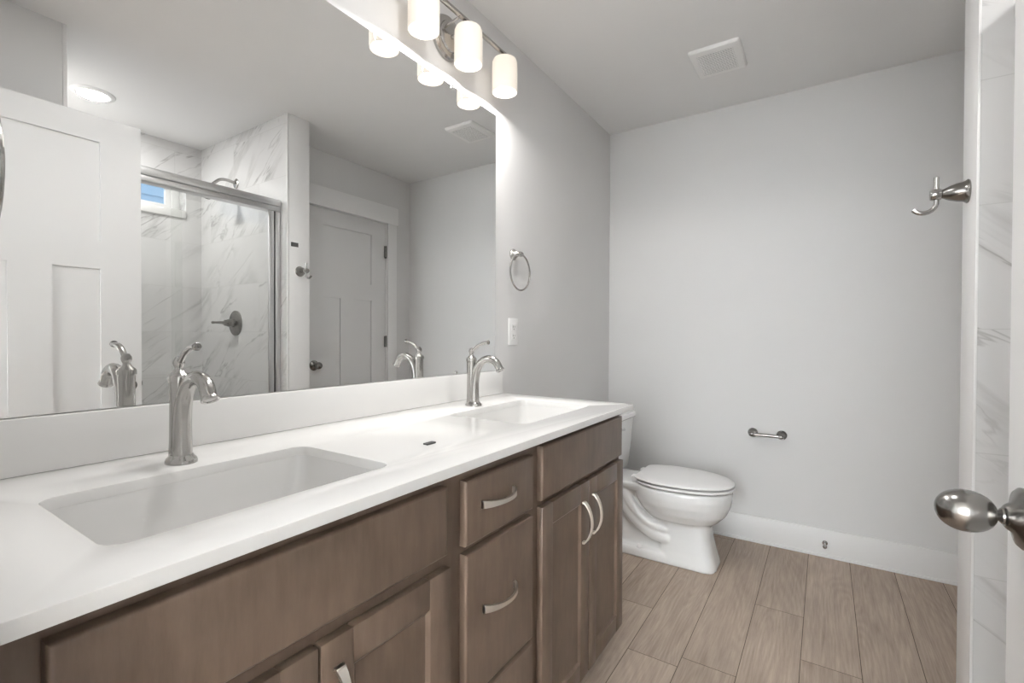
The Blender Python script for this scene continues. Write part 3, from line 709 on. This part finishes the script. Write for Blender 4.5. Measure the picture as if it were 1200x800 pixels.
# ------------------------------------------------------------------ toilet
TY = 2.503
toi = thing('toilet', 'white two piece toilet with closed elongated seat beside the vanity', 'toilet', (0.0, TY, 0.0))
def egg(xb, xf, hw, z, ex=2.2, n=40, mid=0.5):
    """plan outline, x from xb to xf, widest at mid"""
    xm = xb + (xf - xb) * mid; out = []
    for k in range(n):
        a = 2 * PI * k / n; c, s = math.cos(a), math.sin(a)
        c2 = math.copysign(abs(c) ** (2 / ex), c); s2 = math.copysign(abs(s) ** (2 / ex), s)
        out.append(Vector((xm + c2 * ((xf - xm) if c > 0 else (xm - xb)), s2 * hw, z)))
    return out
bm = bm_new()
def loft_m(rings):
    t = bmesh.new(); ring_loft(t, rings); bmesh.ops.recalc_face_normals(t, faces=t.faces); merge(bm, t)
# bowl
loft_m([egg(0.47, 0.70, 0.060, 0.185, 2.4), egg(0.42, 0.715, 0.085, 0.20, 2.3), egg(0.40, 0.75, 0.122, 0.225, 2.2, mid=.48), egg(0.37, 0.785, 0.152, 0.262, 2.2, mid=.46), egg(0.345, 0.804, 0.171, 0.305, 2.2, mid=.46), egg(0.335, 0.812, 0.178, 0.345, 2.2, mid=.46), egg(0.333, 0.812, 0.178, 0.372, 2.2, mid=.46), egg(0.335, 0.808, 0.175, 0.384, 2.2, mid=.46)])
# front column, squarish, flaring at the foot
loft_m([egg(0.47, 0.752, 0.110, 0.0, 4.5), egg(0.472, 0.750, 0.109, 0.018, 4.5), egg(0.48, 0.736, 0.101, 0.07, 4.2), egg(0.485, 0.720, 0.095, 0.14, 3.8), egg(0.47, 0.714, 0.093, 0.205, 3.4), egg(0.44, 0.73, 0.10, 0.25, 3.0)])
# rear foot and recessed web
loft_m([egg(0.13, 0.60, 0.108, 0.0, 5), egg(0.13, 0.60, 0.108, 0.034, 5), egg(0.135, 0.60, 0.102, 0.046, 5), egg(0.16, 0.60, 0.066, 0.054, 4), egg(0.17, 0.58, 0.062, 0.20, 4), egg(0.16, 0.5, 0.07, 0.30, 4), egg(0.10, 0.5, 0.10, 0.35, 4)])
# deck under the tank
loft_m([egg(0.035, 0.45, 0.085, 0.325, 4.5), egg(0.03, 0.47, 0.110, 0.345, 4.5), egg(0.025, 0.47, 0.120, 0.36, 4.5), egg(0.025, 0.47, 0.120, 0.382, 4.5)])
for s in (-1, 1):
    tp = spline([(0.235, s * 0.062, 0.335), (0.275, s * 0.066, 0.285), (0.325, s * 0.068, 0.225), (0.39, s * 0.068, 0.165), (0.455, s * 0.066, 0.130), (0.53, s * 0.062, 0.122)], 6)
    tube(bm, tp, 0.038, 18)
    tp = spline([(0.30, s * 0.088, 0.335), (0.335, s * 0.088, 0.27), (0.385, s * 0.084, 0.215), (0.45, s * 0.078, 0.175), (0.52, s * 0.07, 0.165)], 6)
    tube(bm, tp, 0.026, 16)
tb = obj('toilet_bowl', bm, 'ceramic', toi, 0)
rm = tb.modifiers.new('remesh', 'REMESH'); rm.mode = 'VOXEL'; rm.voxel_size = 0.005; rm.use_smooth_shade = True
sm = tb.modifiers.new('smooth', 'SMOOTH'); sm.factor = 0.6; sm.iterations = 10
# seat ring and lid
def plate(name, rings, mat='plastic'):
    b = bm_new(); ring_loft(b, rings); bmesh.ops.recalc_face_normals(b, faces=b.faces); return obj(name, b, mat, toi, 40)
def seat_outline(d, z, back):
    o = egg(back - 0.045 + d, 0.822 - d, 0.184 - d, z, 2.15, 64, 0.42)
    for p in o:
        if p.x < back + d: p.x = back + d; 
    return o
plate('toilet_seat', [seat_outline(0.012, 0.3885, 0.378), seat_outline(0.003, 0.391, 0.378), seat_outline(0.0, 0.396, 0.378), seat_outline(0.003, 0.402, 0.378), seat_outline(0.02, 0.404, 0.378)])
plate('toilet_lid', [seat_outline(0.016, 0.4085, 0.362), seat_outline(0.006, 0.4105, 0.362), seat_outline(0.001, 0.414, 0.362), seat_outline(0.003, 0.420, 0.362), seat_outline(0.012, 0.4245, 0.362), seat_outline(0.06, 0.4275, 0.362), seat_outline(0.12, 0.4285, 0.362)])
for s in (-1, 1):
    b = bm_new(); box(b, 0.338, 0.376, s * 0.075 - 0.022, s * 0.075 + 0.022, 0.380, 0.412, 0.006, 3); obj('seat_hinge', b, 'plastic', toi, 40)
    b = bm_new(); lathe(b, [(0.016, 0), (0.016, 0.004), (0.012, 0.012), (0.006, 0.016), (0.0005, 0.017)], (0.385, s * 0.090, 0.048), (0, 0, 1), 20); obj('bolt_cap', b, 'plastic', toi, 40)
    b = bm_new(); lathe(b, [(0.010, 0), (0.008, 0.004), (0.0005, 0.005)], (0.78, s * 0.075, 0.3855), (0, 0, 1), 12); obj('seat_bumper', b, 'plastic', toi, 40)
# tank
def tank_ring(x0, x1, hw, z, r=0.035):
    return rrect((x0 + x1) / 2, 0, (x1 - x0) / 2, hw, r, z, 6)
b = bm_new(); ring_loft(b, [tank_ring(0.065, 0.225, 0.175, 0.382), tank_ring(0.055, 0.235, 0.188, 0.395), tank_ring(0.05, 0.243, 0.198, 0.50), tank_ring(0.046, 0.256, 0.212, 0.672)])
bmesh.ops.recalc_face_normals(b, faces=b.faces); obj('tank', b, 'ceramic', toi, 40)
b = bm_new(); ring_loft(b, [tank_ring(0.042, 0.262, 0.217, 0.672), tank_ring(0.038, 0.268, 0.223, 0.679), tank_ring(0.038, 0.268, 0.223, 0.694), tank_ring(0.042, 0.263, 0.218, 0.702), tank_ring(0.06, 0.24, 0.2, 0.706)])
bmesh.ops.recalc_face_normals(b, faces=b.faces); obj('tank_lid', b, 'ceramic', toi, 40)
b = bm_new(); lathe(b, [(0.013, 0), (0.013, 0.006), (0.008, 0.01), (0.007, 0.018)], (0.250, -0.12, 0.635), (1, 0, 0), 20); tube(b, [(0.266, -0.12, 0.635), (0.270, -0.07, 0.634), (0.271, -0.012, 0.630)], [0.006, 0.006, 0.008], 12); obj('flush_lever', b, 'chrome', toi, 40)

# ------------------------------------------------------------------ wall accessories
def ring_holder(label, loc, rot):
    """local: wall plane x=0, sticking out along +x, ring in the y-z plane"""
    t = thing('towel_ring', label, 'towel ring', loc, 'nickel towel rings', rot=rot)
    b = bm_new(); lathe(b, [(0.026, 0), (0.026, 0.005), (0.022, 0.010), (0.018, 0.014), (0.012, 0.026), (0.008, 0.035)], (0, 0, 0), (1, 0, 0), 32); obj('wall_post', b, 'nickel', t, 40)
    b = bm_new(); lathe(b, [(0.0105, -0.011), (0.0115, -0.006), (0.0115, 0.006), (0.0105, 0.011)], (0.040, 0, -0.001), (0, 1, 0), 20); obj('ring_collar', b, 'nickel', t, 40)
    b = bm_new(); tube(b, [(0.040, 0.0805 * math.sin(2 * PI * k / 64), -0.081 + 0.0805 * math.cos(2 * PI * k / 64)) for k in range(64)], 0.0042, 12, closed=True); obj('ring', b, 'nickel', t, 0)
    b = None
    return t
tr = ring_holder('brushed nickel towel ring on the grey wall above the outlet, right of the mirror', (0, 1.797, 1.498), (0, 0, 0))
dup(tr, (0.328, YE, 1.404), 'nickel towel ring barely showing at the left edge above the near sink', (0, 0, PI / 2))

ol = thing('wall_outlet', 'white duplex outlet on the grey wall below the towel ring', 'outlet', (0, 1.796, 1.152))
b = bm_new(); box(b, 0.0, 0.006, -0.037, 0.037, -0.060, 0.060, 0.003, 2); obj('cover_plate', b, 'plastic', ol, 30)
for s in (-1, 1):
    b = bm_new(); box(b, 0.004, 0.008, -0.017, 0.017, s * 0.020 - 0.0145, s * 0.020 + 0.0145, 0.0015, 1); rc = obj('receptacle', b, 'plastic', ol, 30)
    b = bm_new(); box(b, 0.0075, 0.0083, -0.0075, -0.0055, s * 0.02 - 0.002, s * 0.02 + 0.007); box(b, 0.0075, 0.0083, 0.0055, 0.0075, s * 0.02 - 0.001, s * 0.02 + 0.006); lathe(b, [(0.0024, 0), (0.0024, 0.0008)], (0.0075, 0, s * 0.02 - 0.008), (1, 0, 0), 12); obj('slots', b, 'slot', rc, 0)

tp = thing('toilet_paper_holder', 'empty nickel toilet paper bar on the back wall right of the toilet', 'toilet paper holder', (0.917, YB, 0.604))
for s in (-1, 1):
    b = bm_new(); lathe(b, [(0.025, 0), (0.025, 0.005), (0.021, 0.009), (0.016, 0.014), (0.011, 0.034), (0.0095, 0.05)], (s * 0.07, 0, 0), (0, -1, 0), 28); lathe(b, [(0.0005, -0.014), (0.009, -0.012), (0.0125, -0.004), (0.0125, 0.006), (0.009, 0.011)], (s * 0.07, -0.058, 0), (-s, 0, 0), 24); obj('wall_post', b, 'nickel_dark', tp, 40)
b = bm_new(); tube(b, [(-0.066, -0.058, 0), (0.066, -0.058, 0)], 0.0085, 18); obj('paper_bar', b, 'nickel_dark', tp, 40)

rh = thing('robe_hook', 'brushed nickel robe hook on the white end of the shower partition', 'robe hook', (XP, 1.705, 1.517))
b = bm_new(); lathe(b, [(0.030, 0), (0.031, 0.003), (0.027, 0.008), (0.0255, 0.012), (0.0235, 0.024), (0.0185, 0.039), (0.0120, 0.051), (0.0110, 0.056)], (0, 0, 0), (-1, 0, 0), 36); obj('flared_base', b, 'nickel_dark', rh, 40)
b = bm_new(); lathe(b, [(0.011, 0.052), (0.0145, 0.055), (0.0152, 0.060), (0.0152, 0.072), (0.013, 0.077), (0.0005, 0.078)], (0, 0, 0), (-1, 0, 0), 28); obj('end_knob', b, 'nickel', rh, 40)
b = bm_new(); pts = [Vector((-0.064, 0, 0.047)), Vector((-0.064, 0, 0.025)), Vector((-0.064, 0, 0.0)), Vector((-0.064, 0, -0.014))]
for k in range(0, 13):
    a = -0.05 + (PI - 0.5) * k / 12
    pts.append(Vector((-0.090 + 0.026 * math.cos(a), 0, -0.022 - 0.024 * math.sin(a))))
tube(b, pts, 0.006, 14); obj('hook', b, 'nickel', rh, 50)

ds = thing('door_stop', 'small round door stop on the white baseboard of the back wall', 'door stop', (1.186, YB - 0.014, 0.074))
b = bm_new(); lathe(b, [(0.012, 0), (0.012, 0.003), (0.006, 0.006), (0.0045, 0.01), (0.0045, 0.05)], (0, 0, 0), (0, -1, 0), 20); obj('stop_rod', b, 'nickel', ds, 40)
b = bm_new(); lathe(b, [(0.008, 0.046), (0.0095, 0.05), (0.0095, 0.06), (0.007, 0.064), (0.0005, 0.065)], (0, 0, 0), (0, -1, 0), 20); obj('rubber_tip', b, 'nickel_dark', ds, 40)

# ------------------------------------------------------------------ shower
sp_ = thing('shower_pan', 'white shower pan with a low curb behind the sliding glass door', 'shower pan', (1.56, YSL, 0))
b = bm_new(); box(b, 1.53 - 1.56, 1.63 - 1.56, 0.002, YP1 - YSL - 0.002, 0.0, 0.10, 0.008, 3); obj('curb', b, 'pan', sp_, 30)
b = bm_new(); box(b, 1.63 - 1.56, XS - 1.56 - 0.002, 0.002, YP1 - YSL - 0.002, 0.0, 0.045, 0.004, 2); obj('pan_floor', b, 'pan', sp_, 30)
b = bm_new(); lathe(b, [(0.05, 0.0), (0.05, 0.002), (0.02, 0.003), (0.0005, 0.003)], (0.5, 0.48, 0.045), (0, 0, 1), 28); obj('shower_drain', b, 'nickel', sp_, 40)
GX = 1.585
se = thing('shower_enclosure', 'framed sliding glass shower door with a bright metal header, seen in the mirror', 'shower door', (GX, YSL, 0.10))
def seb(name, boxes, mat, r=0.002):
    b = bm_new()
    for q in boxes: box(b, *q, r, 2) if r else box(b, *q)
    return obj(name, b, mat, se, 30)
yl, yr = 0.003, YP1 - YSL - 0.003
seb('header', [(-0.03, 0.03, yl, yr, 1.765, 1.795), (-0.036, 0.036, yl, yr, 1.795, 1.835)], 'alu', 0.004)
seb('wall_jamb', [(-0.03, 0.03, yr - 0.03, yr, 0.03, 1.765)], 'alu', 0.003)
seb('wall_jamb', [(-0.03, 0.03, yl, yl + 0.03, 0.03, 1.765)], 'alu', 0.003)
seb('bottom_track', [(-0.03, 0.03, yl, yr, 0.0, 0.03)], 'alu', 0.003)
seb('door_stile', [(-0.024, -0.010, yr - 0.068, yr - 0.036, 0.035, 1.765)], 'alu', 0.003)
seb('gasket', [(-0.022, -0.012, yr - 0.038, yr - 0.029, 0.035, 1.765)], 'gasket', 0)
seb('glass_panel', [(-0.020, -0.014, 0.40, yr - 0.06, 0.033, 1.77)], 'glass', 0)
seb('glass_panel', [(0.012, 0.018, yl + 0.025, 0.46, 0.033, 1.77)], 'glass', 0)

va = thing('shower_valve', 'round nickel shower valve with a lever on the marble wall, seen in the mirror', 'shower valve', (2.078, YP1, 1.211))
b = bm_new(); lathe(b, [(0.083, 0), (0.083, 0.003), (0.075, 0.008), (0.04, 0.012), (0.032, 0.016)], (0, 0, 0), (0, -1, 0), 44); obj('escutcheon', b, 'nickel_dark', va, 40)
b = bm_new(); lathe(b, [(0.026, 0.014), (0.024, 0.05), (0.02, 0.058), (0.019, 0.07), (0.0005, 0.073)], (0, 0, 0), (0, -1, 0), 28); obj('valve_hub', b, 'nickel_dark', va, 40)
b = bm_new(); tube(b, [(0, -0.058, 0), (0.05, -0.074, 0.003), (0.095, -0.082, 0.004), (0.125, -0.085, 0.004)], [0.012, 0.009, 0.0075, 0.0095], 14); obj('lever', b, 'nickel_dark', va, 40)
hd = thing('shower_fixture', 'nickel shower arm and head rising above the glass door header, seen in the mirror', 'shower', (2.068, YP1, 2.123))
b = bm_new(); lathe(b, [(0.032, 0), (0.032, 0.003), (0.024, 0.008), (0.012, 0.011)], (0, 0, 0), (0, -1, 0), 32); obj('arm_flange', b, 'nickel', hd, 40)
ap = spline([(0, 0, 0), (0, -0.05, 0.008), (0, -0.10, 0.0), (0, -0.14, -0.035), (0, -0.16, -0.06)], 6)
b = bm_new(); tube(b, ap, 0.0095, 16); obj('shower_arm', b, 'nickel', hd, 50)
b = bm_new(); lathe(b, [(0.013, -0.004), (0.015, 0.012), (0.022, 0.022), (0.045, 0.05), (0.05, 0.056), (0.05, 0.064), (0.0005, 0.066)], (0, -0.16, -0.06), (0, -0.62, -0.78), 36); obj('spray_head', b, 'nickel', hd, 40)
